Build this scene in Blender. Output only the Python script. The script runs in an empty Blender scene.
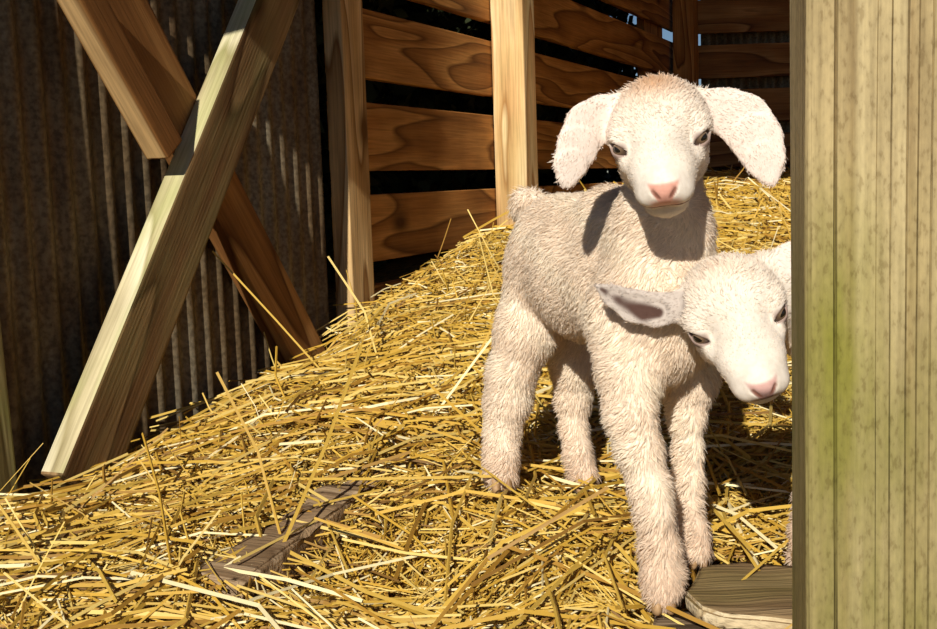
import bpy, bmesh, math, random
import numpy as np
import openvdb
from mathutils import Vector, Matrix

random.seed(7)
rng = np.random.default_rng(11)
scene = bpy.context.scene
COL = scene.collection

# ------------------------------------------------------------------ camera
FPX = 1150.0
CAM = Vector((0, 0, 0.45))
ROT = Matrix.Rotation(math.radians(90 - 6.62), 3, 'X') @ Matrix.Rotation(math.radians(-1.9), 3, 'Z')
cd = bpy.data.cameras.new('camera')
cd.sensor_width = 36.0
cd.lens = FPX * 36.0 / 937.0
cd.clip_start = 0.02
cam = bpy.data.objects.new('camera', cd)
cam.matrix_world = Matrix.Translation(CAM) @ ROT.to_4x4()
COL.objects.link(cam)
scene.camera = cam

# ------------------------------------------------------------------ sky, sun, exposure
world = bpy.data.worlds.new('sky')
scene.world = world
world.use_nodes = True
wn = world.node_tree.nodes
wl = world.node_tree.links
wn.clear()
wo = wn.new('ShaderNodeOutputWorld')
wb = wn.new('ShaderNodeBackground')
ws = wn.new('ShaderNodeTexSky')
ws.sky_type = 'NISHITA'
ws.sun_disc = False
ws.sun_elevation = math.radians(34)
ws.sun_rotation = math.radians(195)
ws.air_density = 1.0
ws.dust_density = 0.1
ws.ozone_density = 4.0
ws.altitude = 1500
wb.inputs['Strength'].default_value = 0.045
wl.new(ws.outputs[0], wb.inputs[0])
wl.new(wb.outputs[0], wo.inputs[0])

TO_SUN = Vector((-0.30, -1.0, 0.64)).normalized()
sl = bpy.data.lights.new('sun', 'SUN')
sl.energy = 4.8
sl.angle = math.radians(0.6)
sl.color = (1.0, 0.94, 0.82)
sun = bpy.data.objects.new('sun', sl)
sun.rotation_euler = TO_SUN.to_track_quat('Z', 'Y').to_euler()
sun.location = (-2, -6, 5)
COL.objects.link(sun)

scene.view_settings.view_transform = 'Standard'
scene.view_settings.look = 'None'
scene.view_settings.gamma = 1.0
scene.view_settings.use_curve_mapping = False
scene.view_settings.exposure = 0.0
scene.cycles.max_bounces = 6
scene.cycles.use_denoising = True


def ray(px, py):
    return ROT @ Vector(((px - 468.5) / FPX, (314.5 - py) / FPX, -1.0))


def at(px, py, Y):
    """the point of the place seen at this pixel, Y metres in front of the camera"""
    d = ray(px, py)
    return CAM + d * (Y / d.y)


# ------------------------------------------------------------------ helpers
def link(o, parent=None):
    COL.objects.link(o)
    if parent is not None:
        o.parent = parent
    return o


def tag(o, label=None, cat=None, group=None, kind=None):
    if label: o['label'] = label
    if cat: o['category'] = cat
    if group: o['group'] = group
    if kind: o['kind'] = kind
    return o


def np_mesh(name, verts, faces, smooth=True, cols=None):
    """faces: (n, k) array of one face size; cols: per-vertex linear rgb"""
    me = bpy.data.meshes.new(name)
    verts = np.asarray(verts, np.float32)
    faces = np.asarray(faces, np.int32)
    k = faces.shape[1]
    me.vertices.add(len(verts))
    me.vertices.foreach_set('co', verts.ravel())
    me.loops.add(faces.size)
    me.loops.foreach_set('vertex_index', faces.ravel())
    me.polygons.add(len(faces))
    me.polygons.foreach_set('loop_start', np.arange(0, faces.size, k, dtype=np.int32))
    me.polygons.foreach_set('loop_total', np.full(len(faces), k, np.int32))
    me.update(calc_edges=True)
    me.polygons.foreach_set('use_smooth', np.full(len(faces), smooth, bool))
    if cols is not None:
        a = me.color_attributes.new('tint', 'FLOAT_COLOR', 'POINT')
        c = np.ones((len(verts), 4), np.float32)
        c[:, :3] = cols
        a.data.foreach_set('color', c.ravel())
    me.update()
    return me


def N(nt, t, **kw):
    n = nt.nodes.new(t)
    for k, v in kw.items():
        setattr(n, k, v)
    return n


def mat_base(name, rough=0.8):
    m = bpy.data.materials.new(name)
    m.use_nodes = True
    nt = m.node_tree
    b = nt.nodes['Principled BSDF']
    b.inputs['Roughness'].default_value = rough
    b.inputs['Specular IOR Level'].default_value = 0.25
    return m, nt, b


def ramp(nt, fac, stops):
    r = nt.nodes.new('ShaderNodeValToRGB')
    e = r.color_ramp.elements
    while len(e) > 1:
        e.remove(e[-1])
    e[0].position = stops[0][0]
    e[0].color = (*stops[0][1], 1)
    for p, c in stops[1:]:
        x = e.new(p)
        x.color = (*c, 1)
    nt.links.new(fac, r.inputs[0])
    return r.outputs[0]


def wood(name, dark, mid, light, ring=1.0, rough=0.75, green=0.0, greencol=(0.16, 0.19, 0.02), bump=0.25, knots=True, stretch=1.0):
    """grain runs along the object's local X"""
    m, nt, b = mat_base(name, rough)
    L = nt.links.new
    tc = N(nt, 'ShaderNodeTexCoord')
    oi = N(nt, 'ShaderNodeObjectInfo')
    off = N(nt, 'ShaderNodeVectorMath', operation='MULTIPLY_ADD')
    comb = N(nt, 'ShaderNodeCombineXYZ')
    for i in range(3):
        L(oi.outputs['Random'], comb.inputs[i])
    L(comb.outputs[0], off.inputs[0])
    off.inputs[1].default_value = (31.0, 17.0, 23.0)
    L(tc.outputs['Object'], off.inputs[2])
    # broad growth-ring field
    mp = N(nt, 'ShaderNodeMapping')
    mp.inputs['Scale'].default_value = (1.1 * stretch, 8.0, 8.0)
    L(off.outputs[0], mp.inputs[0])
    n1 = N(nt, 'ShaderNodeTexNoise')
    n1.inputs['Scale'].default_value = 1.0
    n1.inputs['Detail'].default_value = 1.5
    n1.inputs['Distortion'].default_value = 0.35
    L(mp.outputs[0], n1.inputs['Vector'])
    mul = N(nt, 'ShaderNodeMath', operation='MULTIPLY')
    L(n1.outputs[0], mul.inputs[0])
    mul.inputs[1].default_value = 8.0 * ring
    fr = N(nt, 'ShaderNodeMath', operation='FRACT')
    L(mul.outputs[0], fr.inputs[0])
    # fine fibre
    mp2 = N(nt, 'ShaderNodeMapping')
    mp2.inputs['Scale'].default_value = (8, 230, 230)
    L(off.outputs[0], mp2.inputs[0])
    n2 = N(nt, 'ShaderNodeTexNoise')
    n2.inputs['Scale'].default_value = 1.0
    n2.inputs['Detail'].default_value = 3
    L(mp2.outputs[0], n2.inputs['Vector'])
    # blotches
    n3 = N(nt, 'ShaderNodeTexNoise')
    n3.inputs['Scale'].default_value = 7
    n3.inputs['Detail'].default_value = 4
    L(off.outputs[0], n3.inputs['Vector'])
    c1 = ramp(nt, fr.outputs[0], [(0.0, light), (0.45, mid), (0.80, tuple(0.5 * (a_ + b_) for a_, b_ in zip(mid, dark))), (0.9, dark), (1.0, light)])
    mix = N(nt, 'ShaderNodeMix', data_type='RGBA', blend_type='MULTIPLY')
    mix.inputs['Factor'].default_value = 0.75
    L(c1, mix.inputs[6])
    c2 = ramp(nt, n2.outputs[0], [(0.3, (0.62, 0.58, 0.54)), (0.62, (1.08, 1.06, 1.04))])
    L(c2, mix.inputs[7])
    mix2 = N(nt, 'ShaderNodeMix', data_type='RGBA', blend_type='MULTIPLY')
    mix2.inputs['Factor'].default_value = 0.6
    L(mix.outputs[2], mix2.inputs[6])
    c3 = ramp(nt, n3.outputs[0], [(0.3, (0.6, 0.57, 0.52)), (0.65, (1.05, 1.05, 1.05))])
    L(c3, mix2.inputs[7])
    out = mix2.outputs[2]
    if knots:
        mk = N(nt, 'ShaderNodeMapping')
        mk.inputs['Scale'].default_value = (3.0, 5.5, 5.5)
        L(off.outputs[0], mk.inputs[0])
        vo = N(nt, 'ShaderNodeTexVoronoi')
        vo.inputs['Scale'].default_value = 1.0
        L(mk.outputs[0], vo.inputs['Vector'])
        ck = ramp(nt, vo.outputs['Distance'], [(0.05, (1, 1, 1)), (0.12, (0.35, 0.35, 0.35)), (0.17, (0, 0, 0))])
        mixk = N(nt, 'ShaderNodeMix', data_type='RGBA')
        L(ck, mixk.inputs['Factor'])
        L(out, mixk.inputs[6])
        mixk.inputs[7].default_value = (dark[0] * 0.5, dark[1] * 0.42, dark[2] * 0.35, 1)
        out = mixk.outputs[2]
    if green > 0:
        n4 = N(nt, 'ShaderNodeTexNoise')
        n4.inputs['Scale'].default_value = 5
        n4.inputs['Detail'].default_value = 5
        mp4 = N(nt, 'ShaderNodeMapping')
        mp4.inputs['Scale'].default_value = (1.1, 4.0, 4.0)
        L(off.outputs[0], mp4.inputs[0])
        L(mp4.outputs[0], n4.inputs['Vector'])
        g = ramp(nt, n4.outputs[0], [(0.42, (0, 0, 0)), (0.66, (green, green, green))])
        mx = N(nt, 'ShaderNodeMix', data_type='RGBA')
        L(g, mx.inputs['Factor'])
        L(out, mx.inputs[6])
        mx.inputs[7].default_value = (*greencol, 1)
        out = mx.outputs[2]
    L(out, b.inputs['Base Color'])
    bp = N(nt, 'ShaderNodeBump')
    bp.inputs['Strength'].default_value = bump
    bp.inputs['Distance'].default_value = 0.003
    L(n2.outputs[0], bp.inputs['Height'])
    L(bp.outputs[0], b.inputs['Normal'])
    return m


M = {}
M['slat'] = wood('slat_pine', (0.17, 0.06, 0.01), (0.46, 0.20, 0.05), (0.62, 0.31, 0.09))
M['post'] = wood('post_pine', (0.44, 0.21, 0.07), (0.80, 0.52, 0.24), (0.90, 0.68, 0.38), green=0.2, greencol=(0.45, 0.42, 0.15))
M['stud'] = wood('stud_pine', (0.30, 0.15, 0.05), (0.66, 0.42, 0.18), (0.80, 0.58, 0.30))
M['brace'] = wood('brace_timber', (0.09, 0.042, 0.014), (0.23, 0.13, 0.055), (0.36, 0.23, 0.105), ring=0.7, green=0.3, greencol=(0.30, 0.30, 0.12))
M['brace_red'] = wood('brace_red_timber', (0.13, 0.045, 0.012), (0.36, 0.165, 0.05), (0.52, 0.28, 0.10), ring=0.7)
M['old'] = wood('old_grey_wood', (0.07, 0.045, 0.025), (0.19, 0.13, 0.08), (0.30, 0.22, 0.14), rough=0.9, bump=0.7, knots=False)


def board(name, p0, p1, w, t, nrm, mat, parent=None, bevel=0.003, segs=2, wob=0.0, taper=None):
    """a sawn board from p0 to p1, w wide across, t thick along nrm; centre line p0-p1"""
    p0, p1, nrm = Vector(p0), Vector(p1), Vector(nrm)
    X = (p1 - p0)
    ln = X.length
    X.normalize()
    Z = (nrm - X * nrm.dot(X)).normalized()
    Y = Z.cross(X)
    bm = bmesh.new()
    bmesh.ops.create_cube(bm, size=1)
    bmesh.ops.scale(bm, vec=(ln, w, t), verts=bm.verts)
    if bevel:
        bmesh.ops.bevel(bm, geom=bm.edges[:], offset=bevel, segments=segs, affect='EDGES', profile=0.6)
    me = bpy.data.meshes.new(name)
    bm.to_mesh(me)
    bm.free()
    for p in me.polygons:
        p.use_smooth = False
    o = bpy.data.objects.new(name, me)
    me.materials.append(mat)
    R = Matrix((X, Y, Z)).transposed().to_4x4()
    mw = Matrix.Translation((p0 + p1) / 2) @ R
    link(o)
    if parent is not None:
        o.parent = parent
        o.matrix_local = parent.matrix_basis.inverted() @ mw
    else:
        o.matrix_basis = mw
    return o


def empty(name, loc):
    o = bpy.data.objects.new(name, None)
    o.location = loc
    o.empty_display_size = 0.05
    link(o)
    return o


# ------------------------------------------------------------------ the ground and its straw mound
ctrl_px = [(660, 612, 0.97), (695, 560, 1.045), (503, 488, 1.235), (583, 489, 1.275), (60, 476, 1.66),
           (8, 512, 1.455), (120, 430, 1.80), (305, 362, 2.10), (345, 318, 2.24), (375, 290, 2.38), (440, 262, 2.62), (505, 240, 2.78),
           (610, 184, 4.35), (745, 179, 4.85), (780, 180, 4.85), (745, 215, 3.6), (740, 250, 2.9), (640, 215, 3.4),
           (0, 629, 0.97), (200, 629, 0.97), (420, 629, 0.97), (600, 629, 0.93),
           (400, 420, 1.50), (250, 440, 1.50), (400, 340, 2.0), (740, 450, 1.38), (760, 500, 1.22), (880, 560, 1.05), (560, 560, 1.06)]
CP = np.array([tuple(at(*c)) for c in ctrl_px])
CP[:4, 2] -= 0.010
extra = np.array([(-2.2, 1.0, 0.02), (-2.0, 3.0, 0.0), (-0.9, 1.0, 0.045), (1.8, 4.85, 0.42), (1.6, 2.5, 0.30),
                  (1.4, 1.2, 0.1), (0.6, 0.4, 0.02), (-0.5, 0.3, 0.02), (0.0, -0.6, 0.0), (1.0, 0.0, 0.0), (-1.5, 0.0, 0.0),
                  (0.2, 6.5, 0.4), (-1.5, 5.0, 0.0), (0.22, 0.72, 0.03)])
CP = np.vstack([CP, extra])
_D = np.linalg.norm(CP[:, None, :2] - CP[None, :, :2], axis=2)
_W = np.linalg.solve(_D + 0.03 * np.eye(len(CP)), CP[:, 2] - CP[:, 2].mean())
_A = rng.uniform(0, 6.28, (10, 2))


def ground(x, y):
    x = np.asarray(x, float)
    y = np.asarray(y, float)
    shp = x.shape
    q = np.stack([x.ravel(), y.ravel()], 1)
    z = np.full(len(q), CP[:, 2].mean())
    for c, w in zip(CP, _W):
        z += w * np.hypot(q[:, 0] - c[0], q[:, 1] - c[1])
    for i in range(5):
        fr = 9.0 + 6 * i
        z += 0.0045 / (1 + 0.5 * i) * np.sin(q[:, 0] * fr * math.cos(_A[i, 0]) + q[:, 1] * fr * math.sin(_A[i, 0]) + _A[i, 1])
    # hollow beside the half-buried timber
    z -= 0.022 * np.exp(-(((q[:, 0] + 0.10) / 0.10) ** 2 + ((q[:, 1] - 1.06) / 0.07) ** 2))
    return z.reshape(shp)


gx, gy = np.meshgrid(np.linspace(-2.2, 2.6, 140), np.linspace(-0.6, 6.2, 190))
gz = ground(gx, gy) - 0.024
nv = gx.size
idx = np.arange(nv).reshape(gx.shape)
gf = np.stack([idx[:-1, :-1].ravel(), idx[:-1, 1:].ravel(), idx[1:, 1:].ravel(), idx[1:, :-1].ravel()], 1)
gm = np_mesh('ground', np.stack([gx.ravel(), gy.ravel(), gz.ravel()], 1), gf)
m, nt, b = mat_base('packed_bedding', 0.95)
tc = N(nt, 'ShaderNodeTexCoord')
nz = N(nt, 'ShaderNodeTexNoise')
nz.inputs['Scale'].default_value = 60
nz.inputs['Detail'].default_value = 5
nt.links.new(tc.outputs['Object'], nz.inputs['Vector'])
nt.links.new(ramp(nt, nz.outputs[0], [(0.35, (0.06, 0.03, 0.008)), (0.65, (0.22, 0.13, 0.03))]), b.inputs['Base Color'])
bp = N(nt, 'ShaderNodeBump')
bp.inputs['Distance'].default_value = 0.01
nt.links.new(nz.outputs[0], bp.inputs['Height'])
nt.links.new(bp.outputs[0], b.inputs['Normal'])
gm.materials.append(m)
go = link(bpy.data.objects.new('floor', gm))
tag(go, kind='structure')

# outer ground all around
bm = bmesh.new()
bmesh.ops.create_grid(bm, x_segments=2, y_segments=2, size=15)
me = bpy.data.meshes.new('ground')
bm.to_mesh(me)
bm.free()
m, nt, b = mat_base('bare_earth', 0.95)
nz = N(nt, 'ShaderNodeTexNoise')
nz.inputs['Scale'].default_value = 4
tc = N(nt, 'ShaderNodeTexCoord')
nt.links.new(tc.outputs['Object'], nz.inputs['Vector'])
nt.links.new(ramp(nt, nz.outputs[0], [(0.3, (0.10, 0.10, 0.04)), (0.7, (0.25, 0.19, 0.10))]), b.inputs['Base Color'])
me.materials.append(m)
o = link(bpy.data.objects.new('ground', me))
o.location = (0, 4, -0.05)
tag(o, kind='structure')

# plane of the left-hand wall
U_W = Vector((0.399, 0.917, 0)).normalized()
N_W = Vector((U_W.y, -U_W.x, 0))
_p = at(345, 250, 2.22)
C0 = N_W.dot(_p)


def onwall(px, py, off=0.0):
    d = ray(px, py)
    t = (C0 + off - N_W.dot(CAM)) / N_W.dot(d)
    return CAM + d * t


def wallpt(Y, z, off=0.0):
    """point of the wall plane at depth Y"""
    x = (C0 + off + (-N_W.y) * Y) / N_W.x
    return Vector((x, Y, z))


M['straw'], nt, b = mat_base('straw', 0.55)
b.inputs['Specular IOR Level'].default_value = 0.35
at_ = N(nt, 'ShaderNodeAttribute', attribute_name='tint')
nt.links.new(at_.outputs['Color'], b.inputs['Base Color'])
STRAW_COLS = np.array([(0.52, 0.31, 0.040), (0.62, 0.40, 0.07), (0.72, 0.52, 0.15), (0.38, 0.20, 0.028), (0.86, 0.74, 0.42), (0.22, 0.11, 0.02), (0.55, 0.335, 0.045)])
HOOF_XY = [tuple(at(*q))[:2] for q in ((661, 600, 0.958), (697, 556, 1.035), (501, 485, 1.232), (585, 487, 1.275))]
PLANK_BOX = (0.165, 0.60, 0.90, 1.075)


def straw_mesh(n, xr, yr, lo, hi, r0, r1, lift=(-0.012, 0.016), stick=0.06, keep=None, seed=1):
    g = np.random.default_rng(seed)
    cx = g.uniform(*xr, n)
    cy = g.uniform(*yr, n)
    if keep is not None:
        k = keep(cx, cy)
        cx, cy = cx[k], cy[k]
        n = len(cx)
    L = g.uniform(lo, hi, n) * g.uniform(0.6, 1.0, n)
    az = g.uniform(0, math.pi, n)
    dx, dy = np.cos(az), np.sin(az)
    off = g.uniform(lift[0], lift[1], n)
    tilt = g.normal(0, 1, n) * np.clip(0.012 / L, 0.05, 0.42)
    up = g.random(n) < stick
    tilt[up] = g.uniform(0.25, 1.1, up.sum())
    rad = g.uniform(r0, r1, n)
    pts = []
    bend = g.normal(0, 0.09, n) * L
    sag = g.uniform(0, 0.05, n) * L
    hmid = ground(cx, cy)
    for s in (-0.5, 0.0, 0.5):
        x = cx + dx * L * s * np.cos(tilt) + (-dy) * bend * (1 - 4 * s * s)
        y = cy + dy * L * s * np.cos(tilt) + dx * bend * (1 - 4 * s * s)
        h = ground(x, y)
        flat = h + off + L * s * np.sin(tilt) + sag * (1 - 4 * s * s)
        stk = hmid + off + L * (s + 0.42) * np.sin(tilt)
        z = np.where(up, stk, flat)
        pts.append(np.stack([x, y, z], 1))
    verts = np.zeros((n, 3, 3, 3), np.float32)
    for i in range(3):
        d = pts[min(i + 1, 2)] - pts[max(i - 1, 0)]
        d /= np.linalg.norm(d, axis=1)[:, None]
        side = np.stack([-d[:, 1], d[:, 0], np.zeros(n)], 1)
        side /= np.linalg.norm(side, axis=1)[:, None] + 1e-9
        upv = np.cross(d, side)
        for k in range(3):
            a = 2 * math.pi * k / 3 + math.pi / 2
            verts[:, i, k] = pts[i] + (side * math.cos(a) * 1.15 + upv * math.sin(a) * 0.85) * rad[:, None]
    base = (np.arange(n) * 9)[:, None]
    fl = []
    for i in range(2):
        for k in range(3):
            k2 = (k + 1) % 3
            fl.append(base + np.array([[i * 3 + k, i * 3 + k2, i * 3 + 3 + k2, i * 3 + 3 + k]]))
    faces = np.concatenate(fl, 0)
    ci = g.choice(len(STRAW_COLS), n, p=[0.22, 0.24, 0.18, 0.12, 0.08, 0.06, 0.10])
    c = STRAW_COLS[ci] * g.uniform(0.8, 1.12, (n, 1))
    cols = np.repeat(c, 9, 0)
    return verts.reshape(-1, 3), faces, cols


def keep_near(x, y):
    b = (x > PLANK_BOX[0]) & (x < PLANK_BOX[1]) & (y > PLANK_BOX[2]) & (y < PLANK_BOX[3])
    wall = (N_W.x * x + N_W.y * y) < C0 + 0.015
    tim = (np.abs(x - (-0.15 + (y - 1.12) * 0.75)) < 0.035) & (y > 0.98) & (y < 1.22)
    r = np.random.default_rng(5).random(len(x))
    hoof = np.zeros(len(x), bool)
    for hx, hy in HOOF_XY:
        hoof |= ((x - hx) ** 2 + ((y - hy + 0.02) * 0.8) ** 2) < 0.026 ** 2
    return ~b & ~wall & ~(tim & (r < 0.72)) & ~hoof


def keep_far(x, y):
    return ((N_W.x * x + N_W.y * y) > C0 + 0.02) & (y < 4.8)


parts = [straw_mesh(52000, (-0.95, 0.95), (0.66, 1.6), 0.03, 0.15, 0.0005, 0.00135, lift=(-0.022, 0.012), keep=keep_near, stick=0.007, seed=2),
         straw_mesh(30000, (-0.65, 1.4), (1.55, 2.9), 0.03, 0.14, 0.0008, 0.0019, lift=(-0.022, 0.018), keep=keep_far, stick=0.02, seed=3),
         straw_mesh(15000, (-0.2, 2.4), (2.8, 4.8), 0.07, 0.2, 0.0016, 0.0036, lift=(-0.015, 0.03), keep=keep_far, stick=0.03, seed=4),
         straw_mesh(1100, (-0.7, 0.35), (0.9, 2.2), 0.14, 0.32, 0.0012, 0.0024, lift=(0.010, 0.024), keep=keep_near, stick=0.02, seed=5)]
vo, fo, co, nb = [], [], [], 0
for v, f, c in parts:
    vo.append(v); fo.append(f + nb); co.append(c)
    nb += len(v)
me = np_mesh('straw_bedding', np.concatenate(vo), np.concatenate(fo), smooth=False, cols=np.concatenate(co))
me.materials.append(M['straw'])
tag(link(bpy.data.objects.new('straw_bedding', me)), 'golden loose straw heaped over the shed floor', 'straw', kind='stuff')

# ------------------------------------------------------------------ left wall: corrugated sheet, studs, braces, slats
m, nt, b = mat_base('corrugated_metal', 0.55)
b.inputs['Metallic'].default_value = 0.35
tc = N(nt, 'ShaderNodeTexCoord')
mp = N(nt, 'ShaderNodeMapping')
mp.inputs['Scale'].default_value = (1, 1, 0.35)
n1 = N(nt, 'ShaderNodeTexNoise')
n1.inputs['Scale'].default_value = 7
n1.inputs['Detail'].default_value = 8
n1.inputs['Roughness'].default_value = 0.7
nt.links.new(tc.outputs['Object'], mp.inputs[0])
nt.links.new(mp.outputs[0], n1.inputs['Vector'])
nt.links.new(ramp(nt, n1.outputs[0], [(0.3, (0.08, 0.04, 0.018)), (0.5, (0.19, 0.135, 0.075)), (0.7, (0.27, 0.24, 0.175))]), b.inputs['Base Color'])
n2 = N(nt, 'ShaderNodeTexNoise')
n2.inputs['Scale'].default_value = 130
n2.inputs['Detail'].default_value = 4
nt.links.new(tc.outputs['Object'], n2.inputs['Vector'])
mxm = N(nt, 'ShaderNodeMix', data_type='RGBA', blend_type='MULTIPLY')
mxm.inputs['Factor'].default_value = 0.8
nt.links.new(b.inputs['Base Color'].links[0].from_socket, mxm.inputs[6])
nt.links.new(ramp(nt, n2.outputs[0], [(0.35, (0.5, 0.48, 0.45)), (0.6, (1.15, 1.15, 1.15))]), mxm.inputs[7])
nt.links.new(mxm.outputs[2], b.inputs['Base Color'])
M['metal'] = m


def corrugated(name, Y0, Y1, z0, z1, off, pitch=0.043, amp=0.0055):
    A = wallpt(Y0, 0, off)
    B = wallpt(Y1, 0, off)
    ln = (B - A).length
    n = int(ln / pitch * 10)
    s = np.linspace(0, ln, n)
    wv = amp * np.cos(2 * np.pi * s / pitch)
    A2 = np.array(A)
    P = A2[None] + s[:, None] * np.array(U_W)[None] + wv[:, None] * np.array(N_W)[None]
    vs, fs = [], []
    for side, dn in ((0, 0.0), (1, -0.0012)):
        Q = P + dn * np.array(N_W)[None]
        for z in (z0, z1):
            Z = Q.copy()
            Z[:, 2] = z
            vs.append(Z)
    v = np.concatenate(vs)
    i = np.arange(n - 1)
    fs.append(np.stack([i, i + 1, i + 1 + n, i + n], 1))
    fs.append(np.stack([i + 1 + 2 * n, i + 2 * n, i + 3 * n, i + 1 + 3 * n], 1))
    me = np_mesh(name, v, np.concatenate(fs))
    me.materials.append(M['metal'])
    return link(bpy.data.objects.new(name, me))


o = corrugated('wall_left', 0.95, 2.265, -0.05, 1.5, -0.055)
tag(o, kind='structure')

# front-left corner post
zt = 1.75
lp = board('corner_post', at(1, 560, 1.44), at(1, 560, 1.44) + Vector((-0.04, 0, 1.6)), 0.045, 0.089, N_W, wood('mossy_post', (0.14, 0.10, 0.03), (0.30, 0.25, 0.10), (0.42, 0.36, 0.17), green=0.9, greencol=(0.22, 0.24, 0.05)), bevel=0.004)
lp.matrix_basis = Matrix.Translation((-0.018, 0, 0)) @ lp.matrix_basis
tag(lp, 'weathered greenish post at the far left edge beside the corrugated sheet', 'post')

# diagonal braces
fa = 0.019
A_ = board('diagonal_brace', onwall(74, 490, fa), onwall(270, 0, fa) + (onwall(270, 0, fa) - onwall(74, 490, fa)) * 0.3, 0.100, 0.038, N_W, M['brace'], bevel=0.004)
tag(A_, 'weathered timber brace rising to the right, mossy edge coloured pale as in sun, in front of the other braces', 'brace')
fb = -0.020
B_ = board('diagonal_brace', onwall(92, -40, fb), onwall(318, 385, fb), 0.092, 0.038, N_W, M['brace_red'], bevel=0.004)
tag(B_, 'reddish brown brace falling to the right, passing behind the mossy brace down to the straw', 'brace')
_b0, _b1 = onwall(60, -40, 0.022), onwall(165, 150, 0.022)
C_ = board('diagonal_brace', _b0, _b1, 0.045, 0.040, N_W, M['brace_red'], bevel=0.003)
tag(C_, 'short narrow brace with an edge coloured bright as in sun, its cut end butting the mossy brace', 'brace')

# sunlit sawn edges: the light is put into their paler, weathered colour
M['pale_sunlit_edge'] = wood('pale_sunlit_sawn_edge', (0.40, 0.34, 0.18), (0.68, 0.60, 0.38), (0.80, 0.74, 0.52), ring=0.5, rough=0.85, knots=False, green=0.55, greencol=(0.42, 0.46, 0.16))
M['warm_sunlit_edge'] = wood('warm_sunlit_sawn_edge', (0.32, 0.17, 0.06), (0.62, 0.38, 0.15), (0.74, 0.50, 0.24), ring=0.5, rough=0.85, knots=False)
for br, mt_, ref in ((A_, M['pale_sunlit_edge'], -U_W + Vector((0, 0, 0.6))), (C_, M['warm_sunlit_edge'], -U_W - Vector((0, 0, 0.6)))):
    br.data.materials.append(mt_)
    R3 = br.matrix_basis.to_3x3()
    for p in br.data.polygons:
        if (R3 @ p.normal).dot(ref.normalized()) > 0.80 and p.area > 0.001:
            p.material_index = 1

# studs / posts of the wall
p2 = wallpt(2.29, 0, -0.019)
po = board('wall_stud', p2 + Vector((0, 0, 0.0)), p2 + Vector((0, 0, 1.6)), 0.089, 0.040, N_W, M['stud'], bevel=0.003)
tag(po, 'narrow pine stud between the corrugated sheet and the slatted wall', 'post')
p3 = wallpt(3.06, 0, 0.008)
po = board('square_post', p3 + Vector((0, 0, 0.05)), p3 + Vector((0, 0, 1.6)), 0.089, 0.089, N_W, M['post'], bevel=0.005)
tag(po, 'pale square pine post beside the tail of the standing kid', 'post')
p4 = wallpt(4.86, 0, 0.02)
po = board('square_post', p4 + Vector((0, 0, 0.1)), p4 + Vector((0, 0, 1.6)), 0.089, 0.089, N_W, M['slat'], bevel=0.005)
tag(po, 'dark corner post where the side slats meet the back slats', 'post')

ROWS = [0.428 + 0.19 * k for k in range(-1, 6)]
side_loc = ['lowest pine slat of the side wall, half sunk behind the straw',
            'pine slat of the side wall just above the straw, grain in long level lines',
            'pine slat of the side wall at the height of the ears of the standing kid',
            'pine slat of the side wall, third one above the straw, catching a patch of sun',
            'pine slat of the side wall, fourth one above the straw',
            'pine slat of the side wall, fifth one above the straw',
            'pine slat of the side wall, topmost one']
for k, zt_ in enumerate(ROWS):
    a = wallpt(2.30, zt_ - 0.07, -0.0515)
    c = wallpt(4.98, zt_ - 0.07, -0.0515)
    o = board('pine_slat', a, c, 0.14, 0.025, N_W, M['slat'], bevel=0.002, segs=1)
    tag(o, side_loc[k], 'slat', group='slats of the side wall')
back_loc = ['pine slat of the back wall, lowest one, behind the straw',
            'pine slat of the back wall just at the straw line',
            'pine slat of the back wall, second one above the straw, behind the right ear',
            'pine slat of the back wall between its two dark gaps',
            'pine slat of the back wall above the upper dark gap',
            'pine slat of the back wall at the very top of the photo', 'topmost pine slat of the back wall']
bx0, bx1 = 1.02, 2.55
for k, zt_ in enumerate(ROWS):
    o = board('pine_slat', (bx0, 5.03, zt_ - 0.075), (bx1, 5.0, zt_ - 0.075), 0.14, 0.025, Vector((0, -1, 0)), M['brace_red'], bevel=0.002, segs=1)  # darker reddish wood puts the shade of the back wall into the colour
    tag(o, back_loc[k], 'slat', group='slats of the back wall')
# dark sheet outside the back wall
v = []
n = 200
xs = np.linspace(1.05, 2.6, n)
ys = 5.10 + 0.008 * np.cos(xs * 2 * np.pi / 0.07)
v = np.concatenate([np.stack([xs, ys, np.full(n, z)], 1) for z in (0.0, 1.75)])
i = np.arange(n - 1)
me = np_mesh('wall_back', v, np.stack([i, i + 1, i + 1 + n, i + n], 1))
me.materials.append(M['metal'])
tag(link(bpy.data.objects.new('wall_back', me)), kind='structure')
# right wall and roof of the shed (outside the frame, they shade the inside)
o = board('wall_right', (2.58, 0.8, 0.85), (2.58, 5.1, 0.85), 1.8, 0.03, Vector((1, 0, 0)), M['slat'], bevel=0)
tag(o, kind='structure')
o = board('ceiling', (0.65, 0.95, 2.55), (0.65, 5.3, 1.75), 4.4, 0.03, Vector((0, 0, 1)), M['slat'], bevel=0)
tag(o, kind='structure')

o = board('shade_panel', (-2.0, 1.0, 1.80), (-0.575, 1.0, 1.80), 1.06, 0.03, Vector((0, -1, 0)), M['slat'], bevel=0)  # unseen panel added to shade the upper braces and the stud
tag(o, kind='structure')
bt = onwall(650, 40, -0.085)
bt.z = 0
o = board('batten', bt + Vector((0, 0, 0.02)), bt + Vector((0, 0, 1.62)), 0.30, 0.03, N_W, M['slat'])
tag(o, 'dark upright board outside the side slats, left of the blue sky patch', 'board')

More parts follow.
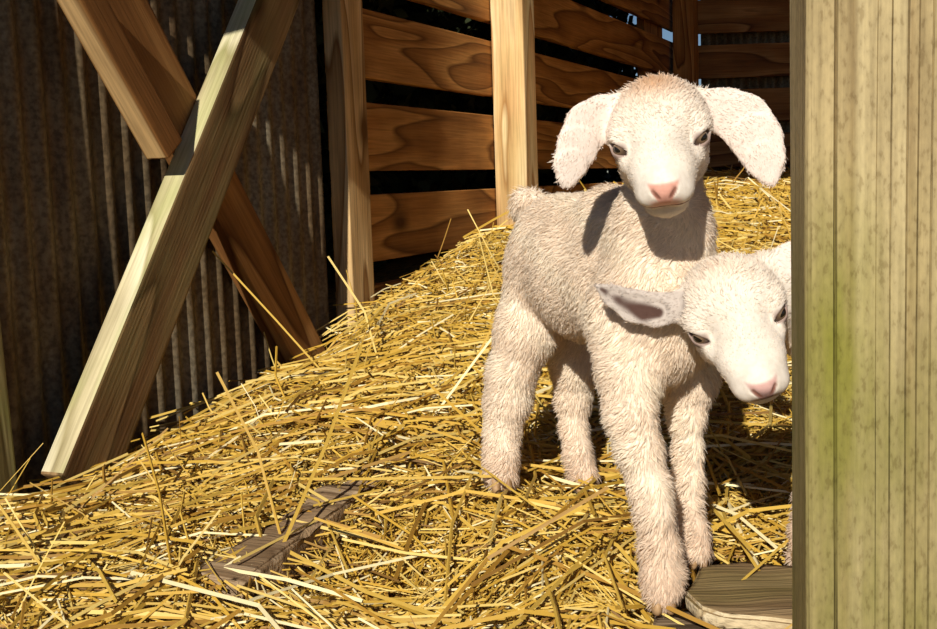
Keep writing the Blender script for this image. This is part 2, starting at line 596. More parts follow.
# ------------------------------------------------------------------ front gate post (right)
mw_ = wood('gate_post_wood', (0.38, 0.28, 0.135), (0.50, 0.395, 0.205), (0.56, 0.455, 0.25), ring=0.8, rough=0.85, bump=0.5, knots=False, stretch=0.12)
nt = mw_.node_tree
b = nt.nodes['Principled BSDF']
src = b.inputs['Base Color'].links[0].from_socket
tc = N(nt, 'ShaderNodeTexCoord')
# algae: a green stain of its own, strongest low on the left half of the face
sep = N(nt, 'ShaderNodeSeparateXYZ')
nt.links.new(tc.outputs['Object'], sep.inputs[0])
nz = N(nt, 'ShaderNodeTexNoise')
nz.inputs['Scale'].default_value = 1
nz.inputs['Detail'].default_value = 6
mp = N(nt, 'ShaderNodeMapping')
mp.inputs['Scale'].default_value = (9, 45, 45)
nt.links.new(tc.outputs['Object'], mp.inputs[0])
nt.links.new(mp.outputs[0], nz.inputs['Vector'])


def gauss_mask(nt, sock, c, w):
    a = N(nt, 'ShaderNodeMath', operation='SUBTRACT'); nt.links.new(sock, a.inputs[0]); a.inputs[1].default_value = c
    d = N(nt, 'ShaderNodeMath', operation='DIVIDE'); nt.links.new(a.outputs[0], d.inputs[0]); d.inputs[1].default_value = w
    p = N(nt, 'ShaderNodeMath', operation='MULTIPLY'); nt.links.new(d.outputs[0], p.inputs[0]); nt.links.new(d.outputs[0], p.inputs[1])
    e = N(nt, 'ShaderNodeMath', operation='MULTIPLY'); nt.links.new(p.outputs[0], e.inputs[0]); e.inputs[1].default_value = -1
    x = N(nt, 'ShaderNodeMath', operation='EXPONENT'); nt.links.new(e.outputs[0], x.inputs[0])
    return x.outputs[0]


gp0 = at(868, 300, 0.66)
POST_TOP, POST_BOT = 1.3, 0.0
GS = -1.0
gX = gauss_mask(nt, sep.outputs[0], GS * (0.345 - (POST_TOP + POST_BOT) / 2), 0.075)      # along the height
gY = gauss_mask(nt, sep.outputs[1], -0.026, 0.020)                                 # across the face
mm = N(nt, 'ShaderNodeMath', operation='MULTIPLY')
nt.links.new(gX, mm.inputs[0]); nt.links.new(gY, mm.inputs[1])
m3 = N(nt, 'ShaderNodeMath', operation='MULTIPLY')
nt.links.new(mm.outputs[0], m3.inputs[0]); nt.links.new(nz.outputs[0], m3.inputs[1])
m4 = N(nt, 'ShaderNodeMath', operation='MULTIPLY', use_clamp=True)
nt.links.new(m3.outputs[0], m4.inputs[0]); m4.inputs[1].default_value = 1.7
mx = N(nt, 'ShaderNodeMix', data_type='RGBA')
nt.links.new(m4.outputs[0], mx.inputs['Factor'])
nt.links.new(src, mx.inputs[6])
mx.inputs[7].default_value = (0.20, 0.195, 0.02, 1)
# a thinner olive film over the lower half
fz = N(nt, 'ShaderNodeMapRange')
nt.links.new(sep.outputs[0], fz.inputs[0])
fz.inputs[1].default_value = GS * (0.46 - 0.65)
fz.inputs[2].default_value = GS * (0.30 - 0.65)
fz.inputs[3].default_value = 0.0
fz.inputs[4].default_value = 1.0
fm_ = N(nt, 'ShaderNodeMath', operation='MULTIPLY')
nt.links.new(fz.outputs[0], fm_.inputs[0])
nt.links.new(ramp(nt, nz.outputs[0], [(0.3, (0.25, 0.25, 0.25)), (0.65, (0.85, 0.85, 0.85))]), fm_.inputs[1])
mx0 = N(nt, 'ShaderNodeMix', data_type='RGBA')
nt.links.new(fm_.outputs[0], mx0.inputs['Factor'])
nt.links.new(src, mx0.inputs[6])
mx0.inputs[7].default_value = (0.21, 0.185, 0.05, 1)
nt.links.new(mx0.outputs[2], mx.inputs[6])
nt.links.new(mx.outputs[2], b.inputs['Base Color'])
vs_ = N(nt, 'ShaderNodeTexNoise')
vs_.inputs['Scale'].default_value = 330
vs_.inputs['Detail'].default_value = 5
mps = N(nt, 'ShaderNodeMapping')
mps.inputs['Scale'].default_value = (0.45, 1, 1)
nt.links.new(tc.outputs['Object'], mps.inputs[0])
nt.links.new(mps.outputs[0], vs_.inputs['Vector'])
mxs = N(nt, 'ShaderNodeMix', data_type='RGBA', blend_type='MULTIPLY')
mxs.inputs['Factor'].default_value = 0.8
nt.links.new(mx.outputs[2], mxs.inputs[6])
nt.links.new(ramp(nt, vs_.outputs[0], [(0.34, (0.68, 0.64, 0.58)), (0.44, (0.95, 0.95, 0.95)), (0.66, (1.12, 1.12, 1.1))]), mxs.inputs[7])
nt.links.new(mxs.outputs[2], b.inputs['Base Color'])
M['gate'] = mw_
PW = 0.089


def gate_post():
    # lengthwise mesh with checks (narrow grooves) cut into the front face
    grooves = [(-0.0275, 0.0012, 0.003), (-0.0045, 0.0003, 0.0008), (0.0035, 0.0005, 0.0012), (0.0125, 0.0006, 0.0015), (0.0185, 0.0005, 0.0013), (0.0260, 0.0006, 0.0012), (0.0325, 0.0004, 0.0008)]
    h = PW / 2
    r = 0.006
    prof = []
    for a in np.linspace(0, 90, 5):
        prof.append((-h + r - r * math.cos(math.radians(a)), h - r + r * math.sin(math.radians(a))))
    for y, w, d in grooves:
        prof += [(y - w, h), (y, h - d), (y + w, h)]
    for a in np.linspace(0, 90, 5):
        prof.append((h - r + r * math.sin(math.radians(a)), h - r + r * math.cos(math.radians(a))))
    for cx, cy, a0 in ((h - r, -h + r, 0), (-h + r, -h + r, 90)):
        for a in np.linspace(a0, a0 + 90, 4):
            t = math.radians(a)
            prof.append((cx + r * math.cos(t), cy - r * math.sin(t)))
    n = len(prof)
    ln = POST_TOP - POST_BOT
    xs = np.linspace(-ln / 2, ln / 2, 60)
    bm = bmesh.new()
    rows = []
    for x in xs:
        rows.append([bm.verts.new((x, p[0] + 0.0006 * math.sin(x * 9 + p[1] * 60), p[1])) for p in prof])
    for a, c in zip(rows[:-1], rows[1:]):
        for k in range(n):
            bm.faces.new((a[k], a[(k + 1) % n], c[(k + 1) % n], c[k]))
    bm.faces.new(rows[0])
    bm.faces.new(rows[-1][::-1])
    bmesh.ops.recalc_face_normals(bm, faces=bm.faces)
    me = bpy.data.meshes.new('gate_post')
    bm.to_mesh(me)
    bm.free()
    me.materials.append(M['gate'])
    o = link(bpy.data.objects.new('gate_post', me))
    lx = at(798, 300, 0.685)
    face_n = Vector((-0.262, -0.965, 0)).normalized()
    Z = face_n
    X = Vector((-0.001, 0, 1)).normalized()
    Y = Z.cross(X).normalized()          # across the face
    if Y.x < 0:
        X = -X
        Y = Z.cross(X).normalized()
    c = lx + Y * (PW / 2) - Z * (PW / 2)
    c.z = (POST_TOP + POST_BOT) / 2
    o.matrix_basis = Matrix.Translation(c) @ Matrix((X, Y, Z)).transposed().to_4x4()
    return o


gp = gate_post()
tag(gp, 'thick weathered gate post with green algae in the right foreground', 'post')

# ------------------------------------------------------------------ plank, stones, half-buried timber
zs = at(740, 590, 1.0).z


def rough_block(name, pts, zb, ztop, mat, seed, amp=0.003, cuts=14):
    """a worn slab: outline pts (x, y) pulled up from zb to ztop, roughened"""
    g = np.random.default_rng(seed)
    bm = bmesh.new()
    vs = [bm.verts.new((x, y, zb)) for x, y in pts]
    f = bm.faces.new(vs)
    ex = bmesh.ops.extrude_face_region(bm, geom=[f])
    for v in ex['geom']:
        if isinstance(v, bmesh.types.BMVert):
            v.co.z = ztop
    bmesh.ops.recalc_face_normals(bm, faces=bm.faces)
    bmesh.ops.bevel(bm, geom=bm.edges[:], offset=0.003, segments=2, affect='EDGES')
    bmesh.ops.triangulate(bm, faces=bm.faces)
    for _ in range(4):
        es = [e for e in bm.edges if e.calc_length() > 0.008]
        if es:
            bmesh.ops.subdivide_edges(bm, edges=es, cuts=1)
            bmesh.ops.triangulate(bm, faces=[f for f in bm.faces if len(f.verts) > 3])
    A = g.uniform(-1, 1, (6, 3)) * 90
    ph = g.uniform(0, 6, 6)
    bm.normal_update()
    for v in bm.verts:
        c = np.array(v.co)
        d = sum(math.sin(A[i] @ c + ph[i]) for i in range(6)) / 6
        v.co += v.normal * d * amp
    for f in bm.faces:
        f.smooth = True
    c0 = Vector((sum(p[0] for p in pts) / len(pts), sum(p[1] for p in pts) / len(pts), zb))
    for v in bm.verts:
        v.co -= c0
    me = bpy.data.meshes.new(name)
    bm.to_mesh(me)
    bm.free()
    me.materials.append(mat)
    o = link(bpy.data.objects.new(name, me))
    o.location = c0
    return o


M['plank'] = wood('sill_wood', (0.16, 0.10, 0.045), (0.27, 0.18, 0.09), (0.33, 0.23, 0.12), ring=0.4, rough=0.9, bump=0.9, knots=False, green=0.2, greencol=(0.2, 0.2, 0.04))
M['plank_edge'] = wood('split_edge', (0.45, 0.33, 0.18), (0.66, 0.54, 0.34), (0.75, 0.64, 0.44), rough=0.95, bump=0.8, knots=False)
ztop = 0.088


def g2(px, py, z):
    d = ray(px, py)
    t = (z - CAM.z) / d.z
    p = CAM + d * t
    return (p.x, p.y)


pp = [g2(684, 592, ztop), g2(700, 607, ztop), g2(722, 614, ztop), g2(760, 617, ztop), g2(800, 622, ztop), (0.42, 0.955), (0.42, 1.10), g2(800, 566, ztop), g2(745, 560, ztop), g2(700, 566, ztop)]
o = rough_block('wooden_sill', pp, ztop - 0.016, ztop, M['plank'], 3, 0.002)
o.data.materials.append(M['plank_edge'])
for p in o.data.polygons:
    if p.normal.z < 0.6 and p.normal.y < -0.1:
        p.material_index = 1
tag(o, 'worn brown wooden slab with a split pale edge at the foot of the gate post', 'board')
sp = [g2(655, 606, 0.07), g2(650, 640, 0.07), g2(712, 650, 0.07), g2(722, 620, 0.07), g2(700, 610, 0.07)]
o = rough_block('stone_block', sp, 0.03, 0.070, M['old'], 5, 0.004)
tag(o, 'small grey-brown lump below the front hoof, left of the wooden slab', 'stone')
sp = [g2(716, 622, 0.066), g2(716, 650, 0.066), g2(850, 660, 0.066), g2(850, 628, 0.066)]
o = rough_block('lower_board', sp, 0.03, 0.066, M['old'], 6, 0.003)
tag(o, 'dark weathered board under the pale split edge of the wooden slab', 'board')

M['timber'] = wood('buried_timber', (0.15, 0.09, 0.045), (0.34, 0.23, 0.13), (0.44, 0.32, 0.20), rough=0.95, bump=1.0, knots=False)
ta, tb = at(222, 592, 1.04), at(352, 500, 1.27)
ta.z -= 0.026
tb.z -= 0.022
tim = rough_block('half_buried_timber', [(-0.030, 0), (0.026, -0.006), (0.024, 0.5), (0.030, (tb - ta).length), (-0.024, (tb - ta).length), (-0.030, 0.12)], -0.03, 0.012, M['timber'], 8, 0.007)
tim.location = (0, 0, 0)
dirv = (tb - ta).normalized()
xx = dirv.cross(Vector((0, 0, 1))).normalized()
zz = xx.cross(dirv)
c0 = Vector((sum(p[0] for p in [(-0.032, 0), (0.030, 0), (0.034, 0), (0.030, 0), (-0.024, 0), (-0.030, 0)]) / 6, 0, 0))
tim.matrix_basis = Matrix.Translation(ta + dirv * (0.5 + 0.12 - 0.006 + 2 * (tb - ta).length) / 6) @ Matrix((xx, dirv, zz)).transposed().to_4x4()
tag(tim, 'weathered brown timber half buried in the straw at the lower left', 'timber')

# ------------------------------------------------------------------ shrubs outside, seen through the gaps
m, nt, b = mat_base('dark_leaf', 0.6)
a = N(nt, 'ShaderNodeAttribute', attribute_name='tint')
nt.links.new(a.outputs['Color'], b.inputs['Base Color'])
M['leaf'] = m
M['bark'] = wood('bark', (0.03, 0.02, 0.012), (0.08, 0.055, 0.035), (0.12, 0.09, 0.06), rough=0.95, knots=False)


def shrub(x, y, rad, h, seed, label, nl=7500):
    g = np.random.default_rng(seed)
    root = empty('shrub', (x, y, 0))
    tag(root, label, 'shrub', group='shrubs behind the slatted wall')
    u = g.normal(0, 1, (nl, 3))
    u /= np.linalg.norm(u, axis=1)[:, None]
    rr = g.uniform(0.35, 1.0, nl) ** 0.5
    lump = 1 + 0.18 * np.sin(u[:, 0] * 6 + seed) * np.sin(u[:, 2] * 7)
    P = u * (rr * lump)[:, None] * np.array((rad, rad, h * 0.52)) + np.array((0, 0, h * 0.5))
    P[:, 2] = np.maximum(P[:, 2], 0.02)
    a = g.normal(0, 1, (nl, 3)); a[:, 2] -= 0.6
    a /= np.linalg.norm(a, axis=1)[:, None]
    b_ = np.cross(a, g.normal(0, 1, (nl, 3)))
    b_ /= np.linalg.norm(b_, axis=1)[:, None]
    L = g.uniform(0.04, 0.085, nl)[:, None]
    W = L * 0.30
    v = np.stack([P, P + a * L * .5 + b_ * W, P + a * L, P + a * L * .5 - b_ * W], 1).reshape(-1, 3)
    f = np.arange(nl * 4).reshape(-1, 4)
    c = np.repeat(np.array((0.035, 0.045, 0.018)) * g.uniform(0.4, 1.9, (nl, 1)), 4, 0)
    me = np_mesh('foliage', v, f, smooth=False, cols=c)
    me.materials.append(M['leaf'])
    link(bpy.data.objects.new('foliage', me), root)
    bm = bmesh.new()
    for k in range(6):
        az = k * 1.05 + seed
        e = Vector((math.cos(az) * rad * .55, math.sin(az) * rad * .55, h * .7))
        r_ = bmesh.ops.create_cone(bm, segments=7, radius1=0.014, radius2=0.005, depth=e.length, cap_ends=True)
        mt = Matrix.Translation(e / 2) @ e.to_track_quat('Z', 'Y').to_matrix().to_4x4()
        bmesh.ops.transform(bm, matrix=mt, verts=r_['verts'])
    me = bpy.data.meshes.new('stem')
    bm.to_mesh(me); bm.free()
    me.materials.append(M['bark'])
    link(bpy.data.objects.new('stem', me), root)
    return root


for k, (Y, off, rad, h, lb) in enumerate([(2.62, -0.62, 0.34, 1.5, 'dark shrub seen through the slat gaps just right of the narrow stud'),
                                     (2.98, -0.56, 0.36, 1.6, 'dark shrub seen through the gaps just left of the pale square post'),
                                     (3.45, -0.55, 0.38, 1.65, 'dark shrub seen through the gaps just right of the pale square post'),
                                     (4.05, -0.58, 0.40, 1.7, 'dark shrub seen through the gaps beside the left ear of the standing kid'),
                                     (4.45, -0.60, 0.38, 1.6, 'dark shrub seen through the slat gaps above the left ear of the standing kid'),
                                     (5.2, 0, 0.38, 1.6, 'dark shrub farthest back, beside the blue patch of sky')]):
    p = wallpt(Y, 0, off) if off else Vector((0.43, Y, 0))
    shrub(p.x, p.y, rad, h, 40 + k, lb)


# ------------------------------------------------------------------ animals: a body is one surface drawn round a distance field
class Field:
    def __init__(self, lo, hi, h):
        self.h = h
        self.lo = np.array(lo, np.float64)
        self.n = np.ceil((np.array(hi) - self.lo) / h).astype(int) + 1
        self.d = np.full(self.n, 0.5, np.float32)
        self.ax = [(self.lo[i] + h * np.arange(self.n[i])).astype(np.float32) for i in range(3)]

    def block(self, lo, hi):
        a = np.clip(np.floor((lo - self.lo) / self.h).astype(int), 0, self.n)
        b = np.clip(np.ceil((hi - self.lo) / self.h).astype(int) + 1, 0, self.n)
        if np.any(b <= a):
            return None
        s = tuple(slice(a[i], b[i]) for i in range(3))
        X = self.ax[0][s[0]][:, None, None]
        Y = self.ax[1][s[1]][None, :, None]
        Z = self.ax[2][s[2]][None, None, :]
        return s, X, Y, Z

    def comb(self, s, b, k, sub):
        a = self.d[s]
        if sub:
            b = -b
            hh = np.maximum(k - np.abs(a - b), 0) / max(k, 1e-6)
            self.d[s] = np.maximum(a, b) + hh * hh * k * 0.25
        else:
            hh = np.maximum(k - np.abs(a - b), 0) / max(k, 1e-6)
            self.d[s] = np.minimum(a, b) - hh * hh * k * 0.25

    def cone(self, p1, r1, p2, r2, k=0.01, axis=None, s=1.0, sub=False):
        p1, p2 = np.array(p1, float), np.array(p2, float)
        R = max(r1, r2) + k + 3 * self.h
        blk = self.block(np.minimum(p1, p2) - R, np.maximum(p1, p2) + R)
        if blk is None:
            return
        sl_, X, Y, Z = blk
        ab = p2 - p1
        L2 = max(ab @ ab, 1e-12)
        x, y, z = X - p1[0], Y - p1[1], Z - p1[2]
        t = np.clip((x * ab[0] + y * ab[1] + z * ab[2]) / L2, 0, 1)
        x, y, z = x - t * ab[0], y - t * ab[1], z - t * ab[2]
        q = x * x + y * y + z * z
        if axis is not None:
            a = np.array(axis, float)
            a /= np.linalg.norm(a)
            c = x * a[0] + y * a[1] + z * a[2]
            q2 = q + c * c * (1 / s ** 2 - 1)
            g = np.sqrt(q + c * c * (1 / s ** 4 - 1)) + 1e-9       # gradient-corrected distance
            r = r1 + (r2 - r1) * t
            q2 = np.sqrt(q2)
            dd = q2 * (q2 - r) / g
        else:
            dd = np.sqrt(q) - (r1 + (r2 - r1) * t)
        self.comb(sl_, dd.astype(np.float32), k, sub)

    def chain(self, pts, k=0.01, **kw):
        for (a, ra), (b, rb) in zip(pts[:-1], pts[1:]):
            self.cone(a, ra, b, rb, k, **kw)

    def ell(self, c, rad, R=None, k=0.01, sub=False):
        c = np.array(c, float)
        rad = np.array(rad, float)
        E = rad.max() + k + 3 * self.h
        blk = self.block(c - E, c + E)
        if blk is None:
            return
        sl_, X, Y, Z = blk
        x, y, z = X - c[0], Y - c[1], Z - c[2]
        if R is None:
            R = np.eye(3)
        R = np.array(R)      # columns: local axes in the world
        k0 = 0
        k1 = 0
        for i in range(3):
            u = x * R[0, i] + y * R[1, i] + z * R[2, i]
            k0 = k0 + (u / rad[i]) ** 2
            k1 = k1 + (u / rad[i] ** 2) ** 2
        k0 = np.sqrt(k0)
        k1 = np.sqrt(k1) + 1e-9
        self.comb(sl_, (k0 * (k0 - 1) / k1).astype(np.float32), k, sub)

    def surface(self):
        g = openvdb.FloatGrid(self.h * 4)
        g.copyFromArray(np.clip(self.d, -self.h * 4, self.h * 4))
        p, q = g.convertToQuads(0.0)
        V = self.lo + p.astype(np.float64) * self.h
        Q = q.astype(np.int32)
        a = V[Q] - V.mean(0)
        vol = np.einsum('ij,ij->i', a[:, 0], np.cross(a[:, 2] - a[:, 0], a[:, 3] - a[:, 1])).sum()
        return V, (Q if vol > 0 else Q[:, ::-1].copy())


def sstep(a, b, x):
    t = np.clip((x - a) / (b - a), 0, 1)
    return t * t * (3 - 2 * t)


class Frame:
    """head frame: x to the picture's right, f along the muzzle, u dorsal (mm)"""
    def __init__(self, origin, pitch, roll, yaw, scale=1.0):
        p = math.radians(pitch)
        x = Vector((1, 0, 0))
        f = Vector((0, -math.cos(p), -math.sin(p)))
        u = Vector((0, -math.sin(p), math.cos(p)))
        R = Matrix.Rotation(math.radians(yaw), 3, 'Z') @ Matrix.Rotation(math.radians(roll), 3, 'Y')
        self.R = np.array(R @ Matrix((x, f, u)).transposed())
        self.o = np.array(origin)
        self.s = 0.001 * scale

    def __call__(self, x, f, u):
        return self.o + self.R @ (np.array((x, f, u)) * self.s)

    def local(self, P):
        return ((P - self.o) @ self.R) / self.s


MOUTH = [(-25, 40, -27), (-20, 55, -32), (-10, 67, -36), (0, 71, -36.5), (10, 67, -36), (20, 55, -32), (25, 40, -27)]
NOSTRIL = ((2.6, 80, -28), (9.3, 76.5, -20))


MC = (0, 38, -27)
MR = np.stack([(1, 0, 0), (0, .956, -.294), (0, .294, .956)], 1)


def head(F, H, dome=40):
    s = H.s
    e = lambda c, r, k=10, sub=False, rot=None: F.ell(H(*c), np.array(r) * s, H.R if rot is None else H.R @ rot, k * s, sub)
    c_ = lambda a, ra, b, rb, k=10, sub=False, axis=None, sq=1.0: F.cone(H(*a), ra * s, H(*b), rb * s, k * s, None if axis is None else H.R @ np.array(axis), sq, sub)
    e((0, -26, 8), (42, 36, dome))                    # braincase
    e((0, -6, 14), (37, 24, dome * 0.64), 14)         # forehead
    for q in (-1, 1):
        e((q * 31, -4, 7), (12, 17, 12), 8)           # brow over the eye
        e((q * 21, -12, -20), (16, 26, 21), 12)       # cheek
        e((q * 14, 27, -17), (14.5, 32, 16), 10)        # side of the muzzle
        e((q * 10.5, 53, -27.5), (13, 19.5, 11.5), 7)     # upper lip
        e((q * 25, 10, -13), (9, 15, 9), 8)           # cheekbone under the eye
    c_((0, 4, 3), 22, (0, 60, -18), 14.0, 12)
    c_((0, -15, -36), 20, (0, 42, -41), 12, 12)       # lower jaw
    e((0, 44.5, -41.5), (17.5, 17, 8.5), 4)               # chin
    e((0, 69, -22), (12.5, 9.5, 9.5), 6)                # nose pad
    F.ell(H(*MC), np.array((30, 34, 1.5)) * s, H.R @ MR, 1.2 * s, True)      # the slit of the mouth
    c_((0, 80, -26), 1.1, (0, 76, -35), 1.1, 2, True)   # groove below the nose
    for q in (-1, 1):
        a, b_ = [(q * p[0], p[1], p[2]) for p in NOSTRIL]
        c_(a, 1.0, b_, 1.9, 1.5, True)
        # lids drawn over the eyeball, then the almond opening between them
        lk, tn, up = eye_axes(q)
        C = np.array((q * EYE['x'], EYE['f'], EYE['u']))
        e(tuple(C), (EYE['r'] + 1.6,) * 3, 4)
        F.ell(H(*(C + lk * 10)), np.array((11.3, 3.3, 9.7)) * s, H.R @ np.stack([tn, up, lk], 1), 2.0 * s, True)
    return


def eye_axes(q):
    lk = np.array((q * 0.66, 0.70, 0.22))
    lk /= np.linalg.norm(lk)
    tn = np.array((q * -0.70, 0.62, -0.36))          # along the slit, dipping towards the nose
    tn -= lk * (tn @ lk)
    tn /= np.linalg.norm(tn)
    return lk, tn, np.cross(lk, tn) * (1 if q > 0 else -1)


EYE = dict(x=29.5, f=5.0, u=-1.0, r=9.8)


def eyeball(H, q, mats, parent, pf):
    s = H.s
    c = H(q * EYE['x'], EYE['f'], EYE['u'])
    look, tn_, up_ = eye_axes(q)
    lw = H.R @ look
    me = bpy.data.meshes.new('eye')
    bm = bmesh.new()
    bmesh.ops.create_uvsphere(bm, u_segments=32, v_segments=24, radius=EYE['r'] * s)
    Z = Vector(lw)
    up = Vector(H.R @ up_)
    if up.z < 0:
        up = -up
    Y = (up - Z * up.dot(Z)).normalized()
    X = Y.cross(Z)
    for v in bm.verts:                                   # cornea bulge
        t = max(0, v.co.z / (EYE['r'] * s) - 0.75) / 0.25
        v.co.z += 0.0012 * t
    for f_ in bm.faces:
        f_.smooth = True
    bm.to_mesh(me)
    bm.free()
    me.materials.append(mats)
    o = link(bpy.data.objects.new('eye', me), parent)
    mw = Matrix.Translation(Vector(c)) @ Matrix((X, Y, Z)).transposed().to_4x4()
    o.matrix_local = parent.matrix_basis.inverted() @ mw
    tag(o, 'grey-brown eye with a dark level pupil')
    return o


def eye_material():
    m, nt, b = mat_base('kid_eye', 0.08)
    b.inputs['Specular IOR Level'].default_value = 0.6
    tc = N(nt, 'ShaderNodeTexCoord')
    sp = N(nt, 'ShaderNodeSeparateXYZ')
    nt.links.new(tc.outputs['Object'], sp.inputs[0])
    cx = N(nt, 'ShaderNodeCombineXYZ')
    nt.links.new(sp.outputs[0], cx.inputs[0])
    nt.links.new(sp.outputs[1], cx.inputs[1])
    ln = N(nt, 'ShaderNodeVectorMath', operation='LENGTH')
    nt.links.new(cx.outputs[0], ln.inputs[0])
    c1 = ramp(nt, ln.outputs['Value'], [(0.0, (0.13, 0.085, 0.05)), (0.0048, (0.20, 0.13, 0.08)), (0.0058, (0.02, 0.012, 0.01)), (0.0075, (0.03, 0.016, 0.012)), (0.0092, (0.12, 0.07, 0.055))])
    sc_ = N(nt, 'ShaderNodeVectorMath', operation='MULTIPLY')
    nt.links.new(cx.outputs[0], sc_.inputs[0])
    sc_.inputs[1].default_value = (1.0, 2.2, 1)
    l2 = N(nt, 'ShaderNodeVectorMath', operation='LENGTH')
    nt.links.new(sc_.outputs[0], l2.inputs[0])
    pu = N(nt, 'ShaderNodeMath', operation='LESS_THAN')
    nt.links.new(l2.outputs['Value'], pu.inputs[0])
    pu.inputs[1].default_value = 0.0046
    mx = N(nt, 'ShaderNodeMix', data_type='RGBA')
    nt.links.new(pu.outputs[0], mx.inputs['Factor'])
    nt.links.new(c1, mx.inputs[6])
    mx.inputs[7].default_value = (0.01, 0.008, 0.006, 1)
    nt.links.new(mx.outputs[2], b.inputs['Base Color'])
    return m


M['eye'] = eye_material()


def skin_material():
    m, nt, b = mat_base('kid_skin', 0.85)
    a = N(nt, 'ShaderNodeAttribute', attribute_name='tint')
    tc = N(nt, 'ShaderNodeTexCoord')
    nz = N(nt, 'ShaderNodeTexNoise')
    nz.inputs['Scale'].default_value = 220
    nz.inputs['Detail'].default_value = 4
    nt.links.new(tc.outputs['Object'], nz.inputs['Vector'])
    mx = N(nt, 'ShaderNodeMix', data_type='RGBA', blend_type='MULTIPLY')
    mx.inputs['Factor'].default_value = 0.35
    nt.links.new(a.outputs['Color'], mx.inputs[6])
    nt.links.new(ramp(nt, nz.outputs[0], [(0.35, (0.75, 0.72, 0.68)), (0.6, (1, 1, 1))]), mx.inputs[7])
    nt.links.new(mx.outputs[2], b.inputs['Base Color'])
    bp = N(nt, 'ShaderNodeBump')
    bp.inputs['Strength'].default_value = 0.3
    bp.inputs['Distance'].default_value = 0.001
    nt.links.new(nz.outputs[0], bp.inputs['Height'])
    nt.links.new(bp.outputs[0], b.inputs['Normal'])
    return m


def fur_material():
    m = bpy.data.materials.new('kid_fur')
    m.use_nodes = True
    nt = m.node_tree
    nt.nodes.clear()
    o = N(nt, 'ShaderNodeOutputMaterial')
    a = N(nt, 'ShaderNodeAttribute', attribute_name='tint')
    d = N(nt, 'ShaderNodeBsdfDiffuse')
    t = N(nt, 'ShaderNodeBsdfTranslucent')
    ms = N(nt, 'ShaderNodeMixShader')
    ms.inputs[0].default_value = 0.35
    nt.links.new(a.outputs['Color'], d.inputs[0])
    nt.links.new(a.outputs['Color'], t.inputs[0])
    nt.links.new(d.outputs[0], ms.inputs[1])
    nt.links.new(t.outputs[0], ms.inputs[2])
    nt.links.new(ms.outputs[0], o.inputs[0])
    return m


M['skin'] = skin_material()
M['fur'] = fur_material()
m, nt, b = mat_base('hoof_horn', 0.5)
nz = N(nt, 'ShaderNodeTexNoise')
nz.inputs['Scale'].default_value = 90
tc = N(nt, 'ShaderNodeTexCoord')
nt.links.new(tc.outputs['Object'], nz.inputs['Vector'])
nt.links.new(ramp(nt, nz.outputs[0], [(0.3, (0.26, 0.14, 0.06)), (0.7, (0.52, 0.34, 0.18))]), b.inputs['Base Color'])
M['hoof'] = m


def vnormals(V, Q):
    a, b_, c, d = (V[Q[:, i]] for i in range(4))
    fn = np.cross(c - a, d - b_)
    n = np.zeros_like(V)
    for i in range(4):
        np.add.at(n, Q[:, i], fn)
    n /= np.linalg.norm(n, axis=1)[:, None] + 1e-12
    ar = 0.5 * np.linalg.norm(fn, axis=1)
    return n, ar


def fur_mesh(V, Q, nrm, area, cols, length, flow, n, seed, width=0.0010, lift=0.30):
    """short tapering hair blades lying along the coat; length and flow per vertex"""
    g = np.random.default_rng(seed)
    fl = length[Q].mean(1)
    w = area * np.where(fl > 0.0006, 1.0, 0.0) * (0.6 + 0.004 / np.maximum(fl, 0.002))
    pick = g.choice(len(Q), n, p=w / w.sum())
    u = g.dirichlet((1, 1, 1, 1), n)
    q = Q[pick]
    P = (V[q] * u[:, :, None]).sum(1)
    Nn = (nrm[q] * u[:, :, None]).sum(1)
    Nn /= np.linalg.norm(Nn, axis=1)[:, None]
    L = (length[q] * u).sum(1) * g.uniform(0.55, 1.15, n)
    C = (cols[q] * u[:, :, None]).sum(1) * g.uniform(0.82, 1.10, (n, 1))
    D = flow[q[:, 0]] + g.normal(0, 0.28, (n, 3))
    D -= Nn * (D * Nn).sum(1)[:, None]
    D /= np.linalg.norm(D, axis=1)[:, None] + 1e-9
    li = lift * g.uniform(0.4, 1.5, n)[:, None]
    D1 = D + Nn * li * 1.4
    D1 /= np.linalg.norm(D1, axis=1)[:, None]
    D2 = D + Nn * li * 0.5
    D2 /= np.linalg.norm(D2, axis=1)[:, None]
    S = np.cross(D, Nn) + g.normal(0, 0.25, (n, 3))
    S /= np.linalg.norm(S, axis=1)[:, None]
    W = width * g.uniform(0.6, 1.4, n)[:, None]
    L = L[:, None]
    b0 = P - Nn * 0.0006
    m1 = b0 + D1 * L * 0.5
    tp = m1 + D2 * L * 0.5
    vs = np.stack([b0 - S * W * 0.5, b0 + S * W * 0.5, m1 - S * W * 0.42, m1 + S * W * 0.42, tp], 1)
    base = (np.arange(n) * 5)[:, None]
    tr = np.concatenate([base + np.array([[0, 1, 3]]), base + np.array([[0, 3, 2]]), base + np.array([[2, 3, 4]])], 0)
    return vs.reshape(-1, 3), tr, np.repeat(C, 5, 0)


